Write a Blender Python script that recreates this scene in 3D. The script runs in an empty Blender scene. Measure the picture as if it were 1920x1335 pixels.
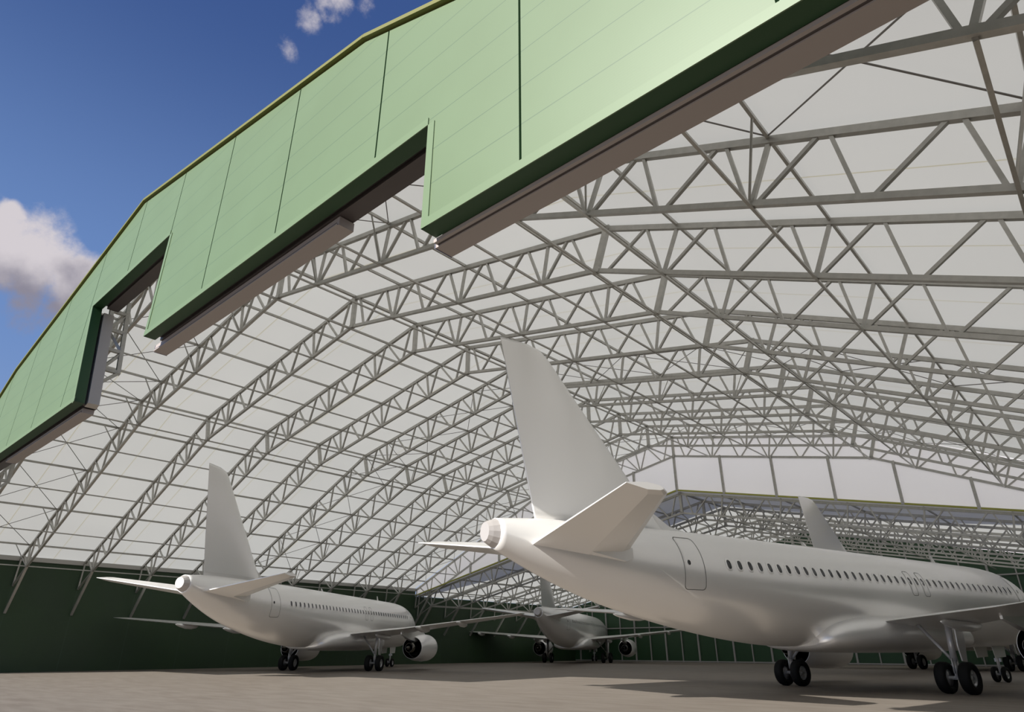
import bpy, math
import numpy as np
from mathutils import Vector, Matrix

S = bpy.context.scene
COL = S.collection
PI = math.pi

# ------------------------------------------------------------------ helpers
class MB:
    """collects polygons for ONE mesh object"""
    def __init__(s):
        s.v = []; s.f = []; s.m = []; s.sm = []
    def poly(s, pts, mi=0, smooth=False):
        n = len(s.v); s.v += [tuple(p) for p in pts]
        s.f.append(tuple(range(n, n + len(pts)))); s.m.append(mi); s.sm.append(smooth)
    def add(s, verts, faces, mi=0, smooth=False):
        n = len(s.v); s.v += [tuple(p) for p in verts]
        for f in faces:
            s.f.append(tuple(i + n for i in f)); s.m.append(mi); s.sm.append(smooth)
    def box(s, lo, hi, mi=0):
        x0, y0, z0 = lo; x1, y1, z1 = hi
        s.add([(x0,y0,z0),(x1,y0,z0),(x1,y1,z0),(x0,y1,z0),(x0,y0,z1),(x1,y0,z1),(x1,y1,z1),(x0,y1,z1)],
              [(0,3,2,1),(4,5,6,7),(0,1,5,4),(1,2,6,5),(2,3,7,6),(3,0,4,7)], mi)
    def beam(s, p, q, a, b, up=(0, 0, 1), mi=0):
        """box from p to q; a = size across, b = size along the 'up' side"""
        p = Vector(p); q = Vector(q); d = (q - p).normalized()
        u = Vector(up); u = (u - d * u.dot(d))
        if u.length < 1e-4: u = Vector((1, 0, 0)) - d * d.x
        u.normalize(); w = d.cross(u)
        vs = []
        for c in (p, q):
            for i, j in ((-1,-1),(1,-1),(1,1),(-1,1)):
                vs.append(c + w * (i * a / 2) + u * (j * b / 2))
        s.add(vs, [(3,2,1,0),(4,5,6,7),(0,1,5,4),(1,2,6,5),(2,3,7,6),(3,0,4,7)], mi)
    def tube(s, p, q, r0, r1=None, n=10, mi=0, caps=True):
        r1 = r0 if r1 is None else r1
        p = Vector(p); q = Vector(q); d = (q - p).normalized()
        u = Vector((0, 0, 1)) if abs(d.z) < .9 else Vector((1, 0, 0))
        u = (u - d * u.dot(d)).normalized(); w = d.cross(u)
        ring = [(math.cos(2*PI*k/n), math.sin(2*PI*k/n)) for k in range(n)]
        vs = [p + (u*c + w*t)*r0 for c, t in ring] + [q + (u*c + w*t)*r1 for c, t in ring]
        s.add(vs, [(k, (k+1) % n, n+(k+1) % n, n+k) for k in range(n)], mi, n > 6)
        if caps:
            s.add(vs[:n], [tuple(range(n))[::-1]], mi); s.add(vs[n:], [tuple(range(n))], mi)
    def rev(s, prof, o, ax, n=24, mi=0, smooth=True, closed=False):
        """revolve (along, radius) profile around axis ax through o"""
        o = Vector(o); d = Vector(ax).normalized()
        u = Vector((0, 0, 1)) if abs(d.z) < .9 else Vector((1, 0, 0))
        u = (u - d * u.dot(d)).normalized(); w = d.cross(u)
        vs = []
        for a, r in prof:
            for k in range(n):
                t = 2*PI*k/n; vs.append(o + d*a + (u*math.cos(t) + w*math.sin(t))*r)
        fs = []; m = len(prof)
        for i in range(m if closed else m - 1):
            j = (i + 1) % m
            for k in range(n):
                fs.append((i*n+k, i*n+(k+1) % n, j*n+(k+1) % n, j*n+k))
        s.add(vs, fs, mi, smooth)
    def loft(s, rings, mi=0, smooth=True, cap=(True, True), wrap=True):
        n = len(rings[0]); vs = [p for r in rings for p in r]; fs = []
        for i in range(len(rings) - 1):
            for k in range(n if wrap else n - 1):
                fs.append((i*n+k, i*n+(k+1) % n, (i+1)*n+(k+1) % n, (i+1)*n+k))
        s.add(vs, fs, mi, smooth)
        if cap[0]: s.add(rings[0], [tuple(range(n))[::-1]], mi)
        if cap[1]: s.add(rings[-1], [tuple(range(n))], mi)
    def mesh(s, name, mats):
        me = bpy.data.meshes.new(name); me.from_pydata(s.v, [], s.f); me.update()
        for m in (mats if isinstance(mats, (list, tuple)) else [mats]): me.materials.append(m)
        me.polygons.foreach_set('material_index', s.m)
        me.polygons.foreach_set('use_smooth', s.sm)
        # merge doubles so that smooth shading runs across, then fix normals
        import bmesh
        bm = bmesh.new(); bm.from_mesh(me)
        bmesh.ops.remove_doubles(bm, verts=bm.verts, dist=1e-5)
        bmesh.ops.recalc_face_normals(bm, faces=bm.faces)
        bm.to_mesh(me); bm.free()
        return me

def tag(o, label=None, cat=None, group=None, kind=None):
    if label: o['label'] = label
    if cat: o['category'] = cat
    if group: o['group'] = group
    if kind: o['kind'] = kind
    return o
def obj(name, mb, mats, parent=None, **kw):
    me = mb.mesh(name, mats) if isinstance(mb, MB) else mb
    o = bpy.data.objects.new(name, me); COL.objects.link(o)
    if parent is not None: o.parent = parent
    return tag(o, **kw)
def empty(name, loc=(0, 0, 0), rz=0, **kw):
    o = bpy.data.objects.new(name, None); COL.objects.link(o)
    o.location = loc; o.rotation_euler = (0, 0, rz); o.empty_display_size = .3
    return tag(o, **kw)
def copy_tree(o, parent=None):
    c = o.copy(); COL.objects.link(c)
    if parent is not None: c.parent = parent
    for ch in list(o.children): copy_tree(ch, c)
    return c
ORD = ['first','second','third','fourth','fifth','sixth','seventh','eighth','ninth','tenth','eleventh','twelfth',
       'thirteenth','fourteenth','fifteenth','sixteenth','seventeenth','eighteenth','nineteenth','twentieth']

# ------------------------------------------------------------------ materials
def mat(name, col, rough=.5, metal=0., coat=0., spec=.5):
    m = bpy.data.materials.new(name); m.use_nodes = True
    b = m.node_tree.nodes['Principled BSDF']
    b.inputs['Base Color'].default_value = (*col, 1); b.inputs['Roughness'].default_value = rough
    b.inputs['Metallic'].default_value = metal; b.inputs['Coat Weight'].default_value = coat
    b.inputs['Specular IOR Level'].default_value = spec
    return m
class NT:
    def __init__(s, m): s.t = m.node_tree; s.n = s.t.nodes; s.l = s.t.links
    def new(s, k, **kw):
        q = s.n.new(k)
        for a, b in kw.items(): setattr(q, a, b)
        return q
    def val(s, sock, v):
        if isinstance(v, bpy.types.NodeSocket): s.l.new(v, sock)
        else: sock.default_value = v
    def math(s, op, a, b=None, c=None, clamp=False):
        q = s.new('ShaderNodeMath', operation=op, use_clamp=clamp); s.val(q.inputs[0], a)
        if b is not None: s.val(q.inputs[1], b)
        if c is not None: s.val(q.inputs[2], c)
        return q.outputs[0]
    def mix(s, f, a, b):
        q = s.new('ShaderNodeMix', data_type='RGBA'); s.val(q.inputs[0], f)
        s.val(q.inputs[6], a if isinstance(a, bpy.types.NodeSocket) else (*a, 1))
        s.val(q.inputs[7], b if isinstance(b, bpy.types.NodeSocket) else (*b, 1))
        return q.outputs[2]
    def noise(s, vec, scale, detail=4, rough=.5):
        q = s.new('ShaderNodeTexNoise'); s.l.new(vec, q.inputs['Vector'])
        q.inputs['Scale'].default_value = scale; q.inputs['Detail'].default_value = detail; q.inputs['Roughness'].default_value = rough
        return q.outputs['Fac']
    def ramp(s, f, a, b, c=0., d=1.):
        q = s.new('ShaderNodeMapRange', interpolation_type='SMOOTHSTEP'); s.val(q.inputs[0], f)
        for i, v in enumerate((a, b, c, d)): q.inputs[i+1].default_value = v
        return q.outputs[0]
    def line(s, coord, off, per, half):
        """1 on thin lines at coord = off + k*per"""
        t = s.math('DIVIDE', s.math('SUBTRACT', coord, off), per)
        t = s.math('ABSOLUTE', s.math('SUBTRACT', t, s.math('ROUND', t)))
        return s.math('LESS_THAN', t, half / per)
def world_xyz(nt):
    g = nt.new('ShaderNodeNewGeometry'); x = nt.new('ShaderNodeSeparateXYZ'); nt.l.new(g.outputs['Position'], x.inputs[0])
    return g.outputs['Position'], x.outputs

STEEL = mat('galvanised_steel', (.36, .35, .325), .40, .55)
nt = NT(STEEL); pos, _ = world_xyz(nt)
nt.l.new(nt.mix(nt.ramp(nt.noise(pos, 3.5, 5, .6), .3, .7), (.41, .40, .37), (.48, .47, .435)), nt.n['Principled BSDF'].inputs['Base Color'])
CABLE = mat('steel_cable', (.22, .21, .2), .5, .2)
TRACKM = mat('track_paint', (.36, .315, .29), .45)
TRACKG = mat('jamb_paint', (.47, .435, .39), .5)
PLATE_SKY = mat('end_plate_sky_tint', (.15, .16, .23), .5)  # bluish sky reflection on the plates, put into the base colour
BLACKB = mat('header_paint', (.07, .058, .055), .4)
RUBBER = mat('rubber', (.008, .008, .008), .75, 0, 0, .25)
CHROME = mat('gear_metal', (.9, .89, .89), .26, .3)
HUBM = mat('wheel_metal', (.62, .62, .63), .28, .6)
GLASS = mat('window_glass', (.012, .014, .016), .08, 0., .3)
GROOVE = mat('panel_gap', (.10, .095, .09), .6)
WHITE = mat('white_paint', (.93, .915, .89), .30, .42, .2)
WHITE2 = mat('tail_collar_paint', (.55, .52, .50), .35, .4)
NOZZLE = mat('nozzle_metal', (.16, .15, .13), .18, 1.)
DARKIN = mat('engine_inside', (.012, .012, .012), .5)
OLIVE = mat('olive_trim', (.125, .125, .018), .55)
OLIVE2 = mat('olive_strip', (.36, .36, .07), .55)
GIRTM = mat('girt_paint', (.33, .32, .31), .5)
EAVEM = mat('eave_flashing', (.45, .44, .41), .6)

# facade: pale green metal cladding
FAC = mat('green_cladding', (.1, .146, .075), .45)
nt = NT(FAC); pos, (px, py, pz) = world_xyz(nt); b = nt.n['Principled BSDF']
lv = nt.line(px, -28.03, 4.456, .028); lh = nt.line(pz, 10.11, .89, .011)
t = nt.mix(nt.ramp(nt.noise(pos, .5, 3), .3, .7), (.102, .155, .072), (.108, .164, .078))
rib = nt.math('MULTIPLY', nt.math('ADD', nt.math('SINE', nt.math('MULTIPLY', pz, 2*PI/.055)), 1.), .5)
t = nt.mix(nt.math('MULTIPLY', rib, .12), t, (.08, .12, .062))
t = nt.mix(nt.math('MULTIPLY', lh, .65), t, (.04, .08, .04))
t = nt.mix(nt.math('MULTIPLY', lv, .97), t, (.004, .012, .005))
nt.l.new(t, b.inputs['Base Color'])
nt.l.new(nt.math('MULTIPLY', nt.math('SUBTRACT', 1., lv), .62), b.inputs['Specular IOR Level'])
FLASH = mat('green_flashing', (.115, .172, .084), .45, 0, 0, .62)
GREEN_SHADE = mat('green_cladding_shade', (.016, .058, .018), .5)  # darkened facade green: shade of soffit and reveals put into the colour
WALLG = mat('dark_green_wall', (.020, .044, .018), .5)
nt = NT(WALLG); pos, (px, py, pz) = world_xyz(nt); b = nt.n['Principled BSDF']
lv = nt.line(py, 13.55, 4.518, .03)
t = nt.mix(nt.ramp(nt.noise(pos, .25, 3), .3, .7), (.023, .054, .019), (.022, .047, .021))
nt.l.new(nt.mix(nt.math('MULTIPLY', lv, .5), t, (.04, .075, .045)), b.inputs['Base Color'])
BACKG = mat('green_back_wall', (.017, .058, .022), .5)

# translucent roof membrane
def membrane(name, refl, tr, seams):
    m = bpy.data.materials.new(name); m.use_nodes = True; nt = NT(m)
    nt.n.remove(nt.n['Principled BSDF'])
    pos, (px, py, pz) = world_xyz(nt)
    d = nt.new('ShaderNodeBsdfDiffuse'); tl = nt.new('ShaderNodeBsdfTranslucent'); ad = nt.new('ShaderNodeAddShader')
    vary = nt.ramp(nt.noise(pos, .12, 2), .3, .7, .97, 1.03)
    q = nt.new('ShaderNodeMix', data_type='RGBA'); q.blend_type = 'MULTIPLY'; q.inputs[0].default_value = 1
    q.inputs[6].default_value = (*tr, 1); nt.l.new(vary, q.inputs[7]); tc = q.outputs[2]
    if seams:
        ln = nt.line(py, 13.55 + 4.518/2, 4.518, .028)
        tc = nt.mix(nt.math('MULTIPLY', ln, .75), tc, (tr[0]*.75, tr[1]*.68, tr[2]*.45))
    d.inputs['Color'].default_value = (*refl, 1); nt.l.new(tc, tl.inputs['Color'])
    nt.l.new(d.outputs[0], ad.inputs[0]); nt.l.new(tl.outputs[0], ad.inputs[1])
    nt.l.new(ad.outputs[0], nt.n['Material Output'].inputs['Surface'])
    return m
MEMB = membrane('roof_membrane', (.40, .40, .385), (.280, .282, .258), True)
MEMB2 = membrane('gable_membrane', (.45, .45, .425), (.54, .535, .50), False)

# concrete floor
CONC = mat('concrete', (.2, .18, .16), .62, 0, 0, .25)
nt = NT(CONC); pos, _ = world_xyz(nt); b = nt.n['Principled BSDF']
mp = nt.new('ShaderNodeMapping'); nt.l.new(pos, mp.inputs[0]); mp.inputs['Scale'].default_value = (.35, 1.4, 1); mp.inputs['Rotation'].default_value = (0, 0, -.75)
n1 = nt.ramp(nt.noise(mp.outputs[0], 1.3, 6, .62), .3, .7); n2 = nt.ramp(nt.noise(pos, .18, 3), .3, .7); n3 = nt.noise(pos, 14, 3)
t = nt.mix(n1, (.158, .133, .110), (.217, .191, .162)); t = nt.mix(nt.math('MULTIPLY', n2, .35), t, (.198, .176, .151))
t = nt.mix(nt.math('MULTIPLY', n3, .18), t, (.126, .108, .092))
nt.l.new(t, b.inputs['Base Color'])

# ------------------------------------------------------------------ building dimensions
RX = -28.34                                   # ridge line
XW = 36.3                                     # half width
YF, YB0 = 6.6, 6.98                           # facade front / back face
Y0, SP = 13.55 - 4.518, 4.518                 # first truss, spacing
YG = 54.23                                    # membrane gable between the halls
YEND = 86.0
def roof_z(d):                                # membrane of the first hall
    d = abs(d); return np.interp(d, [0, 17.06, 36.3], [20.17, 16.78, 8.3])
def roof2_z(d): return 14.92 - .2045 * abs(d)

# floor / ground
f = MB(); f.poly([(-260, -160, 0), (160, -160, 0), (160, 200, 0), (-260, 200, 0)])
obj('floor', f, CONC, label='worn concrete floor and apron, sunlit outside and shaded inside', cat='floor', kind='structure')

# roof sheets
def sheet(name, xs, zf, y0, y1, m, label):
    mb = MB()
    for a, c in zip(xs[:-1], xs[1:]):
        mb.poly([(RX+a, y0, zf(a)), (RX+c, y0, zf(c)), (RX+c, y1, zf(c)), (RX+a, y1, zf(a))])
    return obj(name, mb, m, label=label, cat='roof', kind='structure')
sheet('ceiling', [-36.5, -17.06, 0, 17.06, 36.5], roof_z, YF + .02, YG, MEMB, 'white translucent roof membrane over the hall with the pale aircraft')
sheet('ceiling', [-36.5, 0, 36.5], roof2_z, YG + .06, YEND + .1, MEMB, 'lower translucent roof membrane beyond the white gable panel')

# side walls and back wall
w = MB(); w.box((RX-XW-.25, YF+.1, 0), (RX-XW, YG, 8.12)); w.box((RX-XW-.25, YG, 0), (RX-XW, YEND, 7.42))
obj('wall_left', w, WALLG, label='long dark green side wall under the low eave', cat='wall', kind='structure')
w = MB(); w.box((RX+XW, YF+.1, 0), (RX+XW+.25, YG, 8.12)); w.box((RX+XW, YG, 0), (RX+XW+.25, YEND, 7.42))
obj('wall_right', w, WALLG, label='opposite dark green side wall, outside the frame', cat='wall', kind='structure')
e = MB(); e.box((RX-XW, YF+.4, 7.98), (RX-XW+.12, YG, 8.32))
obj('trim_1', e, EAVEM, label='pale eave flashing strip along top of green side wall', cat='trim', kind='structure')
w = MB()
pr = [(RX-XW, 0), (RX+XW, 0), (RX+XW, 7.45), (RX, 14.9), (RX-XW, 7.45)]
w.loft([[(x, YEND, z) for x, z in pr], [(x, YEND+.3, z) for x, z in pr]], smooth=False)
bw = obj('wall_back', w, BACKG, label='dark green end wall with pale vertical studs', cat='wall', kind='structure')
xk = -24.95
for k in range(-16, 13):
    x = xk + 2.41*k
    if x < RX-XW+.5 or x > RX+XW-.5: continue
    m = MB(); wd = .2 if k % 2 == 0 else .12
    m.box((x-wd/2, YEND-.16, 0), (x+wd/2, YEND, roof2_z(x-RX)-.1)); obj('stud', m, GIRTM, bw)
for z in (.1, 4.32, 8.6):
    m = MB(); L = min(XW-.2, (14.8-z)/.2045); m.box((RX-L, YEND-.22, z-.07), (RX+L, YEND-.1, z+.07)); obj('girt', m, GIRTM, bw)

# membrane gable between the halls
g = MB()
cb = lambda d: float(np.interp(abs(d), [0, 17.06, 36.3], [20.18, 16.79, 8.31]))
xs = [-36.2, -17.06, 0, 17.06, 36.2]
for a, c in zip(xs[:-1], xs[1:]):
    za, zc = roof2_z(a) + .05, roof2_z(c) + .05
    g.poly([(RX+a, YG, za), (RX+c, YG, zc), (RX+c, YG, cb(c)), (RX+a, YG, cb(a))])
gw = obj('wall_gable', g, MEMB2, label='white membrane gable panel hanging below the last tall truss', cat='wall', kind='structure')
botz = lambda d: float(np.interp(abs(d), [0, 16.45, 33.66], [18.13, 14.94, 7.38]))
for k in range(-6, 7):
    d = 4.46*k; x = RX+d
    m = MB(); m.box((x-.1, YG-.2, roof2_z(d)-.1), (x+.1, YG-.02, botz(d)+.1)); obj('mullion', m, STEEL, gw)
m = MB()
for s in (-1, 1): m.beam((RX, YG-.1, roof2_z(0)-.02), (RX+s*36.1, YG-.1, roof2_z(36.1)-.02), .14, .13)
obj('trim_2', m, OLIVE2, label='olive strip along bottom edge of white gable panel', cat='trim', kind='structure')

# ------------------------------------------------------------------ facade with the stepped portal
top = [(-64.9, 8.15), (-45.4, 16.62), (-28.34, 20.05), (-11.28, 16.62), (8.22, 8.15)]
portal = [(5.2, 0), (5.2, 9.1), (-8.32, 9.1), (-8.32, 11.76), (-23.55, 11.76), (-23.55, 16.1), (-32.05, 16.1), (-30.42, 11.03),
          (-50.5, 11.03), (-50.5, 8.9), (-61.1, 8.9), (-63.5, 3.9), (-64.3, 0)]
ring = [(-64.9, 0)] + top + [(8.22, 0)] + portal
F = MB(); n = len(ring)
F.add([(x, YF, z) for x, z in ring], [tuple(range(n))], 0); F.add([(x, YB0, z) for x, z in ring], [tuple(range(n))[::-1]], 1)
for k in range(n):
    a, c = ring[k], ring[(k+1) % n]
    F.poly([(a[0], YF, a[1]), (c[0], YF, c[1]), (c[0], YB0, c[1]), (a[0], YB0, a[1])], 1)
wf = obj('wall_front', F, [FAC, GREEN_SHADE], label='pale green clad facade with stepped portal opening', cat='wall', kind='structure')
for ei, (a, c) in enumerate(zip(portal[:-1], portal[1:])):
    A = Vector((a[0], 0, a[1])); B = Vector((c[0], 0, c[1])); d = (B-A).normalized(); nrm = Vector((-d.z, 0, d.x))
    # into the cladding: the portal runs clockwise seen from outside, test side
    mid = (A+B)/2 + nrm*.1
    def inside(p):
        r = False
        for k in range(n):
            x1, z1 = ring[k]; x2, z2 = ring[(k+1) % n]
            if (z1 > p.z) != (z2 > p.z) and p.x < (x2-x1)*(p.z-z1)/(z2-z1)+x1: r = not r
        return r
    if not inside(mid): nrm = -nrm
    P = A + nrm*.1; Q = B + nrm*.1
    m = MB(); y = YF-.015
    vs = [A, B, B+nrm*.2, A+nrm*.2]
    m.loft([[(v.x, YF-.02-.004*(ei % 2), v.z) for v in vs], [(v.x, YF-.002, v.z) for v in vs]], smooth=False)
    obj('edge_flashing', m, FLASH, wf)
m = MB()
tt = [(-65.1, 8.2), (-45.4, 16.76), (-28.34, 20.2), (-11.28, 16.76), (8.4, 8.2)]
for a, c in zip(tt[:-1], tt[1:]): m.beam((a[0], YF+.0, a[1]), (c[0], YF+.0, c[1]), .22, .12)
obj('trim_3', m, OLIVE, label='olive trim along the roof edge on top of green facade', cat='trim', kind='structure')

# track beams behind the portal
def track(name, x0, x1, z, label, m=TRACKM, dy=0, h=.34, slot=True, lip=True):
    t = MB(); t.box((x0, 7.0+dy, z), (x1, 7.44+dy, z+h)); 
    if lip: t.box((x0+.04, 6.96+dy, z+.0), (x1-.04, 7.0+dy, z+.04))
    o = obj(name, t, m, label=label, cat='beam')
    if slot:
        s = MB(); s.box((x0+.1, 6.985+dy, z+.05), (x1-.1, 7.003+dy, z+.10)); obj('slot', s, BLACKB, o)
    c = MB(); c.box((x0-.02, 6.99+dy, z-.01), (x0, 7.45+dy, z+h)); obj('end_plate', c, PLATE_SKY, o)
    return o
def header(x0, x1, z, label):
    t = MB(); t.box((x0, 7.12, z+.02), (x1, 7.6, z+.6)); t.box((x0, 7.0, z+.15), (x1, 7.12, z+.6))
    return obj('header_beam', t, BLACKB, label=label, cat='beam')
header(-8.3, 7.9, 9.1, 'dark header beam above the lowest long portal edge')
header(-23.5, -8.4, 11.76, 'dark header beam over the middle portal opening, bare at one end')
header(-31.9, -23.6, 16.1, 'dark header beam across the tall tail-fin notch')
header(-50.4, -30.9, 11.03, 'dark header beam over the portal edge by side wall')
track('door_track', -8.48, 4.9, 9.0, 'long brown door track under the largest green portal edge', dy=.12, h=.1, lip=False, slot=False)
lt = COL.objects['door_track']
m = MB(); m.box((-8.4, 6.99, 9.02), (4.85, 7.06, 9.1)); obj('front_flange', m, TRACKM, lt)
m = MB(); m.box((-8.4, 7.06, 9.03), (4.85, 7.12, 9.09)); obj('slot', m, BLACKB, lt)
track('door_track', -24.0, -12.4, 11.5, 'brown door track ending short of the middle portal step', dy=.18, h=.26)
track('door_track', -43.1, -31.0, 10.8, 'brown door track at the foot of tall notch, leading to side wall', dy=.11, h=.2)
# slanted jamb track with its lattice
jt = MB(); A = Vector((-32.24, 7.32, 15.92)); B = Vector((-30.63, 7.32, 11.05))
d = (B-A).normalized(); jt.beam(A, B, .44, .34, up=(1, 0, 0))
jo = obj('jamb_track', jt, TRACKG, label='pale slanted track column beside the tall notch of portal', cat='beam')
m = MB(); m.beam(A+Vector((-.1, -.27, 0)), B+Vector((-.1, -.27, 0)), .1, .12, up=(1, 0, 0)); obj('guide_rail', m, BLACKB, jo)
def lattice(x, ztop, zbot, lean, label):
    o = empty('hanging_lattice', (x, 8.2, zbot), label=label, cat='lattice frame', group='hanging lattice frames')
    H = ztop-zbot; P = lambda y, z: (-lean*z, y, z)
    for y, nm in ((.0, 'outer_post'), (-.7, 'inner_post')):
        m = MB(); m.beam(P(y, -.05), P(y, H), .17, .17, up=(1, 0, 0)); obj(nm, m, STEEL, o)
    k = 0; z = .05
    while z < H - .2:
        m = MB(); m.beam(P(0, z), P(-.7, z), .16, .16); obj('rung', m, STEEL, o)
        if z + 1.1 < H:
            m = MB(); a, c = (0, -.7) if k % 2 else (-.7, 0)
            m.beam(P(a, z), P(c, z+1.05), .13, .13); obj('diagonal', m, STEEL, o)
        z += 1.1; k += 1
    m = MB(); m.beam(P(0, 0), P(-.75, -.8), .14, .14); obj('knee', m, STEEL, o)
lattice(-31.62, 17.2, 13.1, .3, 'steel lattice frame hanging behind the slanted jamb of tall notch')
lattice(-47.4, 16.0, 10.6, 0, 'steel lattice frame hanging near side wall below the facade truss')

# ------------------------------------------------------------------ roof trusses
def half_nodes(kind):
    """bottom nodes, posts and top nodes as (d, z) for one half"""
    bot = lambda d: float(np.interp(d, [0, 16.45, 33.66, 36.3], [18.13, 14.94, 7.38, 6.2])) if kind == 1 else 12.9 - .197*d
    topf = lambda d: float(np.interp(d, [0, 17.04, 36.2], [19.93, 16.6, 8.1])) if kind == 1 else 14.62 - .2*d
    def up(d, seg):                                     # foot of the perpendicular on the top chord
        if kind == 1:
            sl, c0 = ((3.33/17.04), 19.93) if seg == 0 else (8.5/19.16, 16.6 + 17.04*8.5/19.16)
        else: sl, c0 = .2, 14.62
        zb = bot(d); h = (c0 - sl*d - zb); t = h/(1+sl*sl); dd = d + t*sl
        return (dd, c0 - sl*dd)
    return bot, topf, up
def web_lists(kind):
    bot, topf, up = half_nodes(kind)
    if kind == 1:
        up1 = [1.2, 3.75, 6.28, 8.78, 11.3, 13.8]
        lo1 = [16.86 + 2.4*i for i in range(1, 8)]      # 19.26 ... 33.66
        segs = [(0, .0, up1, 16.05), (1, 16.86, lo1, None)]
    else:
        segs = [(0, .0, [1.2 + 2.497*i for i in range(14)], None)]
    diag = []; posts = []
    for seg, d0, bs, dend in segs:
        if seg == 0:
            t0 = (.5, topf(.5)); diag.append((t0, (bs[0]-.12, bot(bs[0]-.12))))
        else:
            m = up((d0+bs[0])/2, seg); diag.append(((d0+.1, bot(d0+.1)), m)); diag.append((m, (bs[0]-.1, bot(bs[0]-.1))))
        for a, c in zip(bs[:-1], bs[1:]):
            m = up((a+c)/2, seg)
            diag.append(((a+.12, bot(a+.12)), (m[0]-.12, m[1]))); diag.append(((m[0]+.12, m[1]), (c-.12, bot(c-.12))))
        if dend:
            a = bs[-1]; m = up((a+dend)/2, seg)
            diag.append(((a+.12, bot(a+.12)), (m[0]-.1, m[1]))); diag.append(((m[0]+.1, m[1]), (dend, bot(dend))))
        else:
            a = bs[-1]; m = (35.5, topf(35.5)); diag.append(((a+.1, bot(a+.1)), m))
        for i, a in enumerate(bs):
            if (seg == 0 and i % 2 == 1) or (seg == 1 and i % 2 == 0): posts.append(((a, bot(a)), up(a, seg), .15))
    if kind == 1: posts.append(((16.45, 14.94), (17.04, 16.6), .3))
    return diag, posts
POSTS1 = web_lists(1)[1]; POSTS2 = web_lists(2)[1]
def make_truss(kind):
    t = empty('roof_truss', (RX, 0, 0), cat='roof truss')
    bot, topf, up = half_nodes(kind)
    UPY = (0, 1, 0)
    if kind == 1:
        bc = [(-33.66, 7.38), (-16.45, 14.94), (0, 18.13), (16.45, 14.94), (33.66, 7.38)]
        tc = [(-36.2, 8.1), (-17.04, 16.6), (0, 19.93), (17.04, 16.6), (36.2, 8.1)]
    else:
        bc = [(-33.66, bot(33.66)), (0, 12.9), (33.66, bot(33.66))]
        tc = [(-36.2, topf(36.2)), (0, 14.62), (36.2, topf(36.2))]
    for nm, ch, hh in (('bottom_chord', bc, .15), ('top_chord', tc, .16)):
        m = MB()
        for a, c in zip(ch[:-1], ch[1:]): m.beam((a[0], 0, a[1]), (c[0], 0, c[1]), (.2 if nm == 'top_chord' else .16), hh, up=UPY)
        for a in ch[1:-1]: m.box((a[0]-.17, -.1, a[1]-.11), (a[0]+.17, .1, a[1]+.09))     # node plates
        obj(nm, m, STEEL, t)
    diag, posts = web_lists(kind)
    for s in (-1, 1):
        for a, c in diag:
            m = MB(); m.beam((s*a[0], 0, a[1]), (s*c[0], 0, c[1]), .095, .11, up=UPY); obj('diagonal', m, STEEL, t)
        for a, c, wd in posts:
            m = MB(); m.beam((s*a[0], 0, a[1]), (s*c[0], 0, c[1]), wd*.75, .11 if wd < .2 else .2, up=UPY); obj('post', m, STEEL, t)
        zf = bot(33.66); zt = topf(36.0); dz = zt - 8.1 if kind == 1 else -1.0
        for a, c, wd in (((36.0, zt), (36.2, 6.12+min(dz, 0)), .1), ((33.66, zf), (36.2, 6.12+min(dz, 0)), .12), ((33.66, zf), (36.2, 4.15+min(dz, 0)), .17)):
            m = MB(); m.beam((s*a[0], 0, a[1]), (s*c[0], 0, c[1]), wd, wd, up=UPY); obj('wall_strut', m, STEEL, t)
    m = MB(); m.beam((0, 0, bc[len(bc)//2][1]), (0, 0, tc[len(tc)//2][1]), .23, .2, up=UPY); obj('ridge_post', m, STEEL, t)
    return t
proto = make_truss(1); NT1 = 11
for i in range(NT1):
    t = proto if i == 0 else copy_tree(proto)
    t.location = (RX, Y0 + i*SP, 0)
    t['label'] = ('steel roof truss hanging directly behind the green facade, mostly hidden' if i == 0 else
                  'last tall steel roof truss, carrying the white gable panel' if i == NT1-1 else
                  '%s steel roof truss behind the facade, counted into the tall hall' % ORD[i])
    t['group'] = 'trusses of the tall hall'
proto2 = make_truss(2); NT2 = 7
for i in range(NT2):
    t = proto2 if i == 0 else copy_tree(proto2)
    t.location = (RX, 54.62 + i*4.48, 0)
    t['label'] = '%s low steel truss beyond the white gable panel' % ORD[i]
    t['group'] = 'trusses of the low hall'

# purlins above, ties below
def lengthwise(name, x, z, y0, y1, a, b, label, cat, group):
    m = MB(); m.box((x-a/2, y0, z-b/2), (x+a/2, y1, z+b/2)); return obj(name, m, STEEL, label=label, cat=cat, group=group)
ptop = sorted([(p[1][0], p[1][1]) for p in POSTS1]); pbot = sorted([(p[0][0], p[0][1]) for p in POSTS1])
YA, YZ = YB0 + .1, YG - .25
lengthwise('ridge_purlin', RX, 20.02, YA, YZ, .16, .13, 'ridge purlin running along the peak of the tall roof', 'purlin', 'purlins of the tall roof')
lengthwise('ridge_tie', RX, 17.96, Y0, YZ, .1, .1, 'ridge tie joining bottom chords under the tall roof peak', 'tie beam', 'ties of the tall roof')
for s, side in ((-1, 'far green wall'), (1, 'near side')):
    for i, (d, z) in enumerate(reversed(ptop)):
        lengthwise('purlin', RX+s*d, z+.09, YA, YZ, .08, .13, '%s purlin up from the eave on the %s slope, tall roof' % (ORD[i], side), 'purlin', 'purlins of the tall roof')
    for i, (d, z) in enumerate(reversed(pbot)):
        lengthwise('tie', RX+s*d, z-.12 if i else z, Y0, YZ, .075, .075, '%s bottom chord tie up from the eave on the %s slope' % (ORD[i], side), 'tie beam', 'ties of the tall roof')
YA2, YZ2 = 54.45, YEND-.05
lengthwise('ridge_purlin', RX, 14.74, YA2, YZ2, .2, .14, 'ridge purlin along the peak of the lower roof', 'purlin', 'purlins of the low roof')
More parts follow.
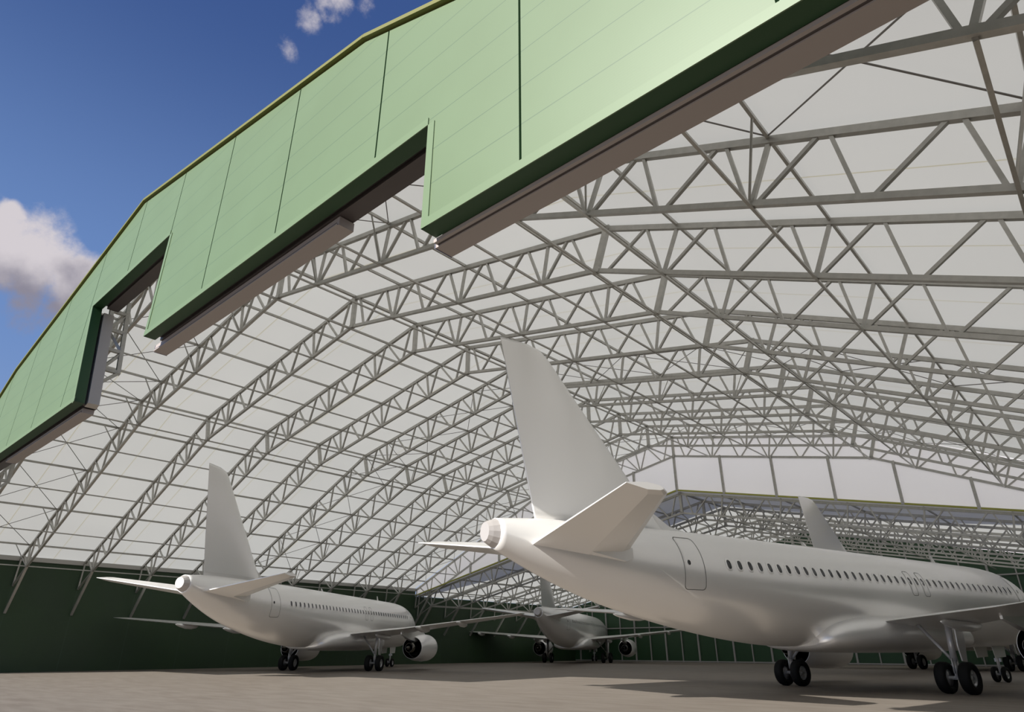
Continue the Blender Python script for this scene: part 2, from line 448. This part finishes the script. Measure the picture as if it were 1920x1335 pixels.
for s, side in ((-1, 'far green wall'), (1, 'near side')):
    for i, (d, z) in enumerate(reversed(sorted([(p[1][0], p[1][1]) for p in POSTS2]))):
        lengthwise('purlin', RX+s*d, z+.07, YA2, YZ2, .08, .12, '%s purlin up from the eave on the %s slope, lower roof' % (ORD[i], side), 'purlin', 'purlins of the low roof')
    bl = list(reversed(sorted([(p[0][0], p[0][1]) for p in POSTS2]))) 
    for i, (d, z) in enumerate(bl):
        lengthwise('tie', RX+s*d, z-.1, 54.62, YZ2, .07, .07, '%s bottom tie up from the eave on the %s slope, lower roof' % (ORD[i], side), 'tie beam', 'ties of the low roof')
    lengthwise('eave_rail', RX+s*33.66, 6.27, 54.62, YZ2, .12, .12, 'pale eave rail of the lower hall along the %s' % side, 'tie beam', 'ties of the low roof')

# cross bracing rods in three bays
pd = [0] + [p[0] for p in ptop]
spans = list(zip(reversed(pd[1:]), reversed(pd[:-1])))
bays = [(0, 'facade bay'), (5, 'middle bay'), (9, 'last bay')]
zt1 = lambda d: float(np.interp(abs(d), [0, 17.04, 36.2], [19.98, 16.65, 8.15]))
for bi, bn in bays:
    ya, yb = Y0 + bi*SP + .1, Y0 + (bi+1)*SP - .1
    for s, side in ((-1, 'far wall slope'), (1, 'near slope')):
        for k, (d0, d1) in enumerate(spans):
            for c in (0, 1):
                a, e_ = (d0, d1) if c == 0 else (d1, d0)
                m = MB(); m.tube((RX+s*a, ya, zt1(a)+.03), (RX+s*e_, yb, zt1(e_)+.03), .022, n=6)
                obj('brace_rod', m, CABLE, label='thin %s brace rod, %s cross up from eave, %s, tall roof, %s' % ('rising' if c == 0 else 'falling', ORD[k], side, bn), cat='brace rod', group='cross bracing rods')
for s, side in ((-1, 'far wall slope'), (1, 'near slope')):
    for yt, yn, sg in ((Y0+SP, 'second truss', -1), (Y0+6*SP, 'seventh truss', 1)):
        for i, ((dt, zt), (db, zb)) in enumerate(zip(reversed(ptop), reversed(pbot))):
            m = MB(); m.tube((RX+s*dt, yt+sg*1.0, zt+.1), (RX+s*db, yt+sg*.12, zb+.05), .035, n=6)
            obj('knee_rod', m, STEEL, label='thin knee rod from %s purlin up the eave to %s, %s' % (ORD[i], yn, side), cat='brace rod', group='knee rods')

# ------------------------------------------------------------------ aircraft
def Lc(x, y, z): return (y, 17.71 - x, z)
XS = np.array([0, .25, .7, 1.3, 2.1, 3.1, 4.3, 5.6, 8, 12, 18, 22.5, 24.2, 26, 28.4, 31.1, 33.5, 35.7, 37.2])
ZT = np.array([3.30, 3.72, 4.08, 4.45, 4.95, 5.42, 5.72, 5.84, 5.87, 5.87, 5.87, 5.87, 5.87, 5.865, 5.85, 5.82, 5.78, 5.70, 5.57])
ZB = np.array([3.20, 2.82, 2.50, 2.25, 2.03, 1.87, 1.77, 1.735, 1.73, 1.73, 1.73, 1.73, 1.76, 1.90, 2.20, 2.68, 3.24, 3.98, 4.60])
WD = np.array([.02, .46, .82, 1.12, 1.42, 1.68, 1.87, 1.955, 1.975, 1.975, 1.975, 1.975, 1.97, 1.93, 1.77, 1.45, 1.11, .75, .47])
def herm(x, X, Y):
    m = np.gradient(Y, X); i = int(np.clip(np.searchsorted(X, x) - 1, 0, len(X)-2)); h = X[i+1]-X[i]; t = (x-X[i])/h
    if abs(Y[i+1]-Y[i]) < 1e-6: return float(Y[i])
    return float((2*t**3-3*t**2+1)*Y[i] + (t**3-2*t**2+t)*h*m[i] + (-2*t**3+3*t**2)*Y[i+1] + (t**3-t**2)*h*m[i+1])
def sect(x):
    zt, zb, w_ = herm(x, XS, ZT), herm(x, XS, ZB), max(herm(x, XS, WD), .02)
    return zt, zb, w_, zb + (zt-zb)*.505
def side_pt(x, z, off=0., sgn=1):
    zt, zb, w_, zc = sect(x); h = (zt-zc) if z >= zc else (zc-zb)
    c = max(-.999, min(.999, (z-zc)/h)); y = w_*math.sqrt(1-c*c)
    ny, nz = y/w_**2, (z-zc)/h**2; l = math.hypot(ny, nz)
    return Lc(x, sgn*(y + off*ny/l), z + off*nz/l)
def airfoil(secs, n=12, name=None):
    ts = [.5*(1-math.cos(PI*i/n)) for i in range(n+1)]
    th = lambda t: 5*(.2969*math.sqrt(t)-.126*t-.3516*t*t+.2843*t**3-.1036*t**4)
    rings = []
    for le, te, tk, upv in secs:
        le = Vector(le); te = Vector(te); u = Vector(upv); r = []
        for t in ts: r.append(le + (te-le)*t + u*th(t)*tk)
        for t in reversed(ts[1:-1]): r.append(le + (te-le)*t - u*th(t)*tk*.8)
        rings.append([Lc(*p) for p in r])
    mb = MB(); mb.loft(rings, smooth=True); return mb
def wheel(parent, c, r, wd, out):
    """tyre and hub, axle along y (local x)"""
    cx = Vector(Lc(*c)); ax = (1, 0, 0)
    t = MB(); h = wd/2
    t.rev([(-h*.55, r*.52), (-h*.9, r*.60), (-h, r*.78), (-h*.82, r*.95), (-h*.45, r), (h*.45, r), (h*.82, r*.95), (h, r*.78), (h*.9, r*.60), (h*.55, r*.52)], cx, ax, 28, closed=True)
    obj('tire', t, RUBBER, parent)
    m = MB(); m.rev([(-h*.6, 0), (-h*.6, r*.53), (h*.6, r*.53), (h*.55, r*.47), (h*.2, r*.40), (h*.2, r*.16), (h*.5, r*.14), (h*.5, 0)] if out > 0 else
                    [(h*.6, 0), (h*.6, r*.53), (-h*.6, r*.53), (-h*.55, r*.47), (-h*.2, r*.40), (-h*.2, r*.16), (-h*.5, r*.14), (-h*.5, 0)], cx, ax, 24)
    for k in range(9):
        a = 2*PI*k/9; p = cx + Vector((out*h*.22, math.cos(a)*r*.28, math.sin(a)*r*.28))
        m.beam(p - Vector((0, math.cos(a), math.sin(a)))*r*.12, p + Vector((0, math.cos(a), math.sin(a)))*r*.14, .07*r*2, h*.22, up=(1, 0, 0))
    obj('wheel_hub', m, HUBM, parent)
def make_aircraft():
    A = empty('airliner', (0, 0, 0), cat='airplane', group='white airliners parked in the hangar')
    # fuselage
    NP = 56; xs = list(np.concatenate([[0, .06, .15, .3, .5, .75], np.arange(1.0, 6.1, .4), np.arange(7, 24, 1.5), np.arange(24, 37.1, .5), [37.2]]))
    rings = []
    for x in xs:
        zt, zb, w_, zc = sect(x); r = []
        for k in range(NP):
            a = 2*PI*k/NP; c = math.cos(a); h = (zt-zc) if c >= 0 else (zc-zb)
            r.append(Lc(x, w_*math.sin(a), zc + h*c))
        rings.append(r)
    m = MB(); m.loft(rings); obj('fuselage', m, WHITE, A)
    # tail end collar with flat exhaust disc
    zt, zb, w_, zc = sect(37.2); zm = (zt+zb)/2; rr = (zt-zb)/2
    m = MB(); R = []
    for x, r, dz in ((37.18, rr*1.0, 0), (37.42, rr*.80, .01), (37.56, rr*.64, .02)):
        R.append([Lc(x, r*.92*math.sin(2*PI*(k+.5)/14), zm+dz + r*math.cos(2*PI*(k+.5)/14)) for k in range(14)])
    m.loft(R, smooth=False, cap=(False, True)); obj('tail_cone', m, WHITE2, A)
    # fin
    Y1 = (0, 1, 0)
    fin = [((29.0, 0, 5.3), (35.5, 0, 5.3), .62, Y1), ((29.75, 0, 6.0), (35.66, 0, 6.0), .58, Y1), ((31.3, 0, 7.8), (36.06, 0, 7.8), .46, Y1), ((33.4, 0, 10.15), (36.57, 0, 10.15), .31, Y1),
           ((34.85, 0, 11.8), (36.93, 0, 11.8), .21, Y1), ((35.2, 0, 12.1), (37.0, 0, 12.1), .17, Y1), ((35.75, 0, 12.24), (37.03, 0, 12.26), .08, Y1)]
    obj('vertical_fin', airfoil(fin, 14), WHITE, A)
    m = MB(); m.loft([[Lc(x, .03*s_, z) for s_, z in ((-1, 5.8), (1, 5.8), (1, zz), (-1, zz))] for x, zz in ((28.2, 5.86), (29.2, 6.02), (30.2, 6.55), (31, 7.0))], smooth=False); obj('dorsal_fillet', m, WHITE, A)
    for s in (-1, 1):
        U = (0, -.13*s, 1)
        st = [((31.7, .3*s, 4.72), (36.05, .3*s, 4.72), .62, U), ((32.35, 1.0*s, 4.80), (36.2, 1.0*s, 4.80), .56, U), ((35.35, 6.0*s, 5.52), (36.98, 6.0*s, 5.52), .27, U), ((35.7, 6.22*s, 5.55), (37.02, 6.22*s, 5.55), .20, U)]
        R = []
        for le, te_, tk, uv in st:
            le, te_, uv = Vector(le), Vector(te_), Vector(uv); q = []
            for f_, h_ in ((0, .12), (.10, .34), (.42, .52), (1, .05), (1, -.05), (.46, -.50), (.09, -.32), (0, -.12)):
                q.append(Lc(*(le + (te_-le)*f_ + uv*h_*tk)))
            R.append(q)
        m = MB(); m.loft(R, smooth=False); obj('horizontal_stabilizer', m, WHITE, A)
        # wedge fairing under the stabilizer root
        m = MB(); y0, y1 = .55*s, 1.32*s
        P = [(32.4, 4.40), (32.7, 4.30), (35.0, 4.62), (35.1, 4.80), (32.4, 4.82)]
        m.loft([[Lc(x, y0, z) for x, z in P], [Lc(x, y1, z + (0 if z > 4.75 else .06)) for x, z in P]], smooth=False); obj('stabilizer_root_fairing', m, WHITE, A)
        U = (0, -.085*s, 1)
        wg = [((12.3, .8*s, 2.62), (18.9, .8*s, 2.62), .85, U), ((12.95, 1.9*s, 2.70), (19.05, 1.9*s, 2.70), .74, U), ((15.35, 6.4*s, 3.08), (19.3, 6.4*s, 3.06), .46, U),
              ((21.1, 16.6*s, 3.93), (22.95, 16.6*s, 3.92), .17, U), ((21.7, 17.0*s, 3.97), (23.1, 17.0*s, 3.96), .08, U)]
        obj('wing', airfoil(wg, 12), WHITE, A)
        te = lambda y: 19.05 if y < 1.9 else (19.05 + (y-1.9)*.0556 if y < 6.4 else 19.3 + (y-6.4)*.358)
        zw = lambda y: 2.70 + (y-1.9)*.0835
        for y in (4.15, 8.3, 11.9):
            m = MB(); k_ = 1.0 if y < 9 else .85; R = []
            for dx, hw, ht, dz in ((.75, .03, .03, .02), (.55, .10, .10, 0), (.1, .17, .16, -.05), (-.6, .21, .21, -.12), (-1.4, .20, .20, -.14), (-2.0, .13, .13, -.12), (-2.3, .02, .03, -.08)):
                c_ = zw(y) - (.10 if y > 5 else .26) + dz
                R.append([Lc(te(y) - (0 if y > 5 else 1.35) + dx*k_*1.1, y*s + hw*k_*math.sin(2*PI*q/14), c_ + ht*k_*math.cos(2*PI*q/14)) for q in range(14)])
            m.loft(R); obj('flap_fairing', m, WHITE, A)
        # engine
        o = Vector(Lc(10.5, 5.75*s, 1.72)); ax = (0, -1, 0)
        m = MB(); m.rev([(1.2, .83), (.25, .86), (.0, .93), (.12, 1.0), (.5, 1.07), (1.6, 1.10), (2.9, 1.03), (3.9, .87), (3.93, .84), (3.6, .84), (2.7, .86)], o, ax, 40)
        en = obj('engine', m, WHITE, A)
        m = MB(); m.rev([(2.7, .86), (2.7, .52), (3.4, .56), (4.35, .42), (4.75, .34), (4.72, .31), (4.1, .33), (4.1, .24)], o, ax, 32); obj('core_nozzle', m, NOZZLE, en)
        m = MB(); m.rev([(3.9, .84), (3.62, .80), (3.3, .80), (2.72, .82)], o, ax, 40); obj('bypass_duct', m, NOZZLE, en)
        m = MB(); m.rev([(4.1, .24), (4.8, .19), (5.35, .02)], o, ax, 24); obj('exhaust_plug', m, NOZZLE, en)
        m = MB(); m.rev([(1.1, .85), (1.1, .25), (.5, .02)], o, ax, 32); obj('fan', m, DARKIN, en)
        m = MB(); R = []
        for x, z0, z1, hw in ((11.3, 2.6, 2.72, .06), (12.3, 2.5, 3.05, .17), (14.2, 2.2, 3.2, .2), (15.6, 2.35, 3.05, .17), (17.2, 2.72, 2.95, .05)):
            R.append([Lc(x, 5.75*s + hw*sg, z) for sg, z in ((-1, z0), (1, z0), (1, z1), (-1, z1))])
        m.loft(R, smooth=False); obj('engine_pylon', m, WHITE, A)
        # main gear
        yy = 3.8*s; m = MB()
        m.tube(Lc(17.45, yy, 2.75), Lc(17.66, yy, 1.2), .125, .12, 14); m.tube(Lc(17.66, yy, 1.25), Lc(17.71, yy, .58), .085, .085, 12)
        m.tube(Lc(17.3, 2.45*s, 2.68), Lc(17.62, yy-.06*s, 1.2), .075, .06, 10)
        m.tube(Lc(17.71, yy-.5, .585), Lc(17.71, yy+.5, .585), .075, n=12)
        m.tube(Lc(17.86, yy, .75), Lc(17.84, yy, 1.3), .035, n=8)
        gr = obj('main_landing_gear', m, CHROME, A)
        for q in (-1, 1): wheel(gr, (17.71, yy+.455*q, .585), .585, .43, q)
        P = [(16.75, 2.7), (17.35, 2.7), (17.5, 1.75), (17.42, 1.2), (17.05, 1.15), (16.85, 1.9)]
        m.loft([[Lc(x, yy+.17*s, z) for x, z in P], [Lc(x, yy+.22*s, z) for x, z in P]], smooth=False); obj('gear_door', m, WHITE, gr)
    # belly fairing
    R = []
    for x, hw, zt_, zb_ in ((9.6, .5, 2.2, 1.73), (10.6, 1.6, 2.6, 1.62), (12, 2.15, 2.95, 1.52), (14, 2.3, 3.08, 1.48), (18, 2.32, 3.08, 1.48), (19.4, 2.30, 3.06, 1.49), (20.4, 2.25, 3.0, 1.5), (21.2, 2.15, 2.9, 1.52), (21.8, 2.02, 2.76, 1.55), (22.2, 1.85, 2.58, 1.59), (22.45, 1.62, 2.38, 1.64), (22.55, 1.2, 2.15, 1.74)):
        r = []; zc = (zt_+zb_)/2; h = (zt_-zb_)/2
        for k in range(40):
            a = 2*PI*k/40; c, s_ = math.cos(a), math.sin(a); e_ = .74
            r.append(Lc(x, hw*math.copysign(abs(s_)**e_, s_), zc + h*math.copysign(abs(c)**e_, c)))
        R.append(r)
    m = MB(); m.loft(R); obj('belly_fairing', m, WHITE, A)
    # nose gear
    m = MB(); m.tube(Lc(4.95, 0, 1.85), Lc(5.07, 0, .38), .085, .07, 12); m.tube(Lc(4.2, 0, 1.7), Lc(5.0, 0, 1.1), .04, n=8); m.tube(Lc(5.07, -.3, .38), Lc(5.07, .3, .38), .05, n=10)
    m.box((-.16, 17.71-5.02, 1.0), (.16, 17.71-4.9, 1.18))
    ng = obj('nose_landing_gear', m, CHROME, A)
    for q in (-1, 1): wheel(ng, (5.07, .25*q, .38), .38, .22, q)
    for q in (-1, 1):
        m = MB(); P = [(4.9, 1.78), (6.3, 1.76), (6.2, 1.2), (5.0, 1.25)]
        m.loft([[Lc(x, .42*q, z) for x, z in P], [Lc(x, .46*q, z) for x, z in P]], smooth=False); obj('nose_gear_door', m, WHITE, A)
    # cabin windows on the starboard side
    for k in range(41):
        x = 28.05 - .555*k; m = MB(); N = 14
        oval = lambda a, b_: [(a*math.copysign(abs(math.cos(2*PI*q/N))**.75, math.cos(2*PI*q/N)), b_*math.copysign(abs(math.sin(2*PI*q/N))**.75, math.sin(2*PI*q/N))) for q in range(N)]
        o1, o2 = oval(.165, .235), oval(.105, .165)
        r1 = [side_pt(x+u, 4.5+v, .004) for u, v in o1]; r2 = [side_pt(x+u, 4.5+v, .016) for u, v in o2]
        m.loft([r1, r2], 0, cap=(False, False)); m.poly([side_pt(x+u, 4.5+v, .012) for u, v in o2], 1)
        obj('cabin_window', m, [WHITE, GLASS], A)
    # doors and overwing exits
    def door(name, x0, x1, z0, z1, r, peep=None, wln=.02):
        out = []
        for cx, cz, a0 in ((x1-r, z1-r, 0), (x0+r, z1-r, 90), (x0+r, z0+r, 180), (x1-r, z0+r, 270)):
            for q in range(5):
                a = math.radians(a0 + q*22.5); out.append((cx + r*math.cos(a), cz + r*math.sin(a)))
        # resample the long sides so that the seam follows the skin
        pts = []
        for a, c in zip(out, out[1:]+out[:1]):
            k = max(1, int(math.hypot(a[0]-c[0], a[1]-c[1])/.15))
            pts += [(a[0]+(c[0]-a[0])*i/k, a[1]+(c[1]-a[1])*i/k) for i in range(k)]
        mx, mz = (x0+x1)/2, (z0+z1)/2
        gr = MB(); ins = [(mx+(u-mx)*(1-2*wln/(x1-x0)), mz+(v-mz)*(1-2*wln/(z1-z0))) for u, v in pts]
        gr.loft([[side_pt(u, v, .006) for u, v in pts], [side_pt(u, v, .006) for u, v in ins]], cap=(False, False))
        pm = MB(); nz = 10; nx = 3
        for i in range(nz):
            for j in range(nx):
                q = [(x0+.07+(x1-x0-.14)*(j+a)/nx, z0+.1+(z1-z0-.2)*(i+b_)/nz) for a, b_ in ((0, 0), (1, 0), (1, 1), (0, 1))]
                pm.poly([side_pt(u, v, .007) for u, v in q], 0, True)
        d_ = obj(name, pm, WHITE, A); obj('door_seam', gr, GROOVE, d_)
        if peep:
            w_ = MB(); w_.poly([side_pt(peep[0]+.07*math.cos(2*PI*q/14), peep[1]+.09*math.sin(2*PI*q/14), .014) for q in range(14)]); obj('door_window', w_, GLASS, d_)
    door('cabin_door', 29.28, 30.22, 3.55, 5.42, .14, (29.97, 4.47))
    door('cabin_door', 4.3, 5.15, 3.45, 5.3, .14, (4.7, 4.5))
    for x in (14.45, 15.5): door('overwing_exit', x, x+.5, 3.86, 4.95, .12, None, .02)
    # cockpit windows
    for s in (-1, 1):
        for (xa, za0, za1, xb, zb0, zb1) in ((1.55, 4.28, 4.55, 2.15, 4.25, 4.85), (2.25, 4.25, 4.86, 2.95, 4.3, 4.9)):
            m = MB(); m.poly([side_pt(xa, za0, .012, s), side_pt(xb, zb0, .012, s), side_pt(xb, zb1, .012, s), side_pt(xa, za1, .012, s)]); obj('cockpit_window', m, GLASS, A)
    # antennas
    for x, h in ((9.2, .42), (20.5, .25)):
        m = MB(); R = [[Lc(x+a, b_, 5.84) for a, b_ in ((-.22, 0), (0, .035), (.22, 0), (0, -.035))], [Lc(x+.22+a*.5, b_*.5, 5.84+h) for a, b_ in ((-.22, 0), (0, .035), (.22, 0), (0, -.035))]]
        m.loft(R, smooth=False); obj('antenna', m, WHITE, A)
    return A
planes = [(-9.747, 34.452, 15.27, 'largest white airliner, sunlit tail under the portal, nose out of frame'),
          (-50.194, 33.578, -29.66, 'white airliner parked by the long green side wall, tail towards the portal'),
          (-54.455, 72.805, -25.44, 'small distant white airliner seen from behind in the far hall corner'),
          (-12.017, 69.936, 14.37, 'white airliner mostly hidden, its fin above the largest fuselage')]
pa = make_aircraft()
for i, (x, y, h, lab) in enumerate(planes):
    a = pa if i == 0 else copy_tree(pa)
    a.location = (x, y, 0); a.rotation_euler = (0, 0, -math.radians(h)); a['label'] = lab

# ------------------------------------------------------------------ sun and sky
kx, ky = .23, 1.89
sd = bpy.data.lights.new('sun', 'SUN'); sd.energy = 8.4; sd.angle = math.radians(.5); sd.color = (1, .96, .9)
so = bpy.data.objects.new('sun', sd); COL.objects.link(so)
so.rotation_euler = Vector((kx, ky, -1)).to_track_quat('-Z', 'Y').to_euler(); so.location = (-10, -40, 40)

W = bpy.data.worlds.new('sky'); S.world = W; W.use_nodes = True
nt = NT(W); bg = nt.n['Background']
tc = nt.new('ShaderNodeTexCoord'); gen = tc.outputs['Generated']
sx = nt.new('ShaderNodeSeparateXYZ'); nt.l.new(gen, sx.inputs[0]); dz = sx.outputs[2]
sky = nt.mix(nt.ramp(dz, .0, .42), (.30, .42, .66), (.150, .262, .540))
sky = nt.mix(nt.ramp(dz, .38, .80), sky, (.045, .094, .270))
warp = nt.new('ShaderNodeVectorMath', operation='ADD'); nt.l.new(gen, warp.inputs[0])
nz = nt.new('ShaderNodeTexNoise'); nt.l.new(gen, nz.inputs['Vector']); nz.inputs['Scale'].default_value = 9; nz.inputs['Detail'].default_value = 4
sc_ = nt.new('ShaderNodeVectorMath', operation='MULTIPLY_ADD'); nt.l.new(nz.outputs['Color'], sc_.inputs[0]); sc_.inputs[1].default_value = (.10,)*3; sc_.inputs[2].default_value = (-.05,)*3
nt.l.new(sc_.outputs[0], warp.inputs[1])
blobs = [((-.888, .100, .425), .085, 1.), ((-.884, .165, .412), .070, 1.), ((-.896, .190, .380), .045, .9), ((-.884, .055, .435), .06, 1.), ((-.905, .06, .398), .06, .9),
         ((-.874, .060, .482), .020, .8), ((-.594, .262, .761), .028, .50), ((-.566, .283, .775), .032, .52), ((-.543, .322, .776), .024, .47), ((-.632, .252, .733), .026, .42), ((-.621, .308, .721), .022, .40),
         ((-.97, -.2, .2), .2, .9), ((.3, -.9, .35), .3, .9), ((.8, .3, .3), .3, .8), ((.15, .88, .42), .62, 1.6), ((.62, .62, .45), .5, 1.6), ((.3, .5, .8), .4, 1.2)]  # closing three: unseen north clouds, added to light the gable and low roof
tot = None
for c, r, wgt in blobs:
    c = Vector(c).normalized()
    dd = nt.new('ShaderNodeVectorMath', operation='DISTANCE'); nt.l.new(warp.outputs[0], dd.inputs[0]); dd.inputs[1].default_value = c
    f_ = nt.math('MULTIPLY', nt.ramp(dd.outputs['Value'], r*.25, r*1.35, 1, 0), wgt)
    tot = f_ if tot is None else nt.math('MAXIMUM', tot, f_)
cn = nt.noise(gen, 16, 9, .62)
dens = nt.ramp(nt.math('ADD', tot, nt.math('MULTIPLY', nt.math('SUBTRACT', cn, .5), 1.5)), .30, .86)
# sunlit tops and grey undersides of the cloud bank
shade = nt.ramp(nt.math('ADD', dz, nt.math('MULTIPLY', nt.math('SUBTRACT', nt.noise(gen, 11, 6), .5), .16)), .39, .45)
ccol = nt.mix(nt.math('MAXIMUM', shade, nt.ramp(sx.outputs[1], .3, .6)), (.27, .25, .30), (.68, .63, .65))  # unseen northern clouds take the bright tone throughout
north = nt.ramp(sx.outputs[1], .3, .7, 1., 2.8)  # extra brightness on the added unseen clouds, as fill for the gable
br = nt.new('ShaderNodeVectorMath', operation='SCALE'); nt.l.new(ccol, br.inputs[0]); nt.l.new(north, br.inputs['Scale']); ccol = br.outputs[0]
nt.l.new(nt.mix(nt.math('MULTIPLY', dens, .95), sky, ccol), bg.inputs['Color'])
bg.inputs['Strength'].default_value = 1.0

# ------------------------------------------------------------------ camera and view
cd = bpy.data.cameras.new('camera'); co = bpy.data.objects.new('camera', cd); COL.objects.link(co); S.camera = co
cd.sensor_width = 36; cd.lens = 1212.54/1920*36; cd.clip_end = 2000; cd.clip_start = .1
yaw, pit = math.radians(42.006), math.radians(24.336)
co.location = (0, 0, 1.659); co.rotation_euler = (PI/2 + pit, 0, yaw)
vs = S.view_settings; vs.view_transform = 'Standard'; vs.look = 'None'; vs.gamma = 1; vs.exposure = 0; vs.use_curve_mapping = False
S.cycles.use_denoising = True
S.cycles.max_bounces = 10; S.cycles.diffuse_bounces = 5; S.cycles.glossy_bounces = 4
S.cycles.sample_clamp_indirect = 6
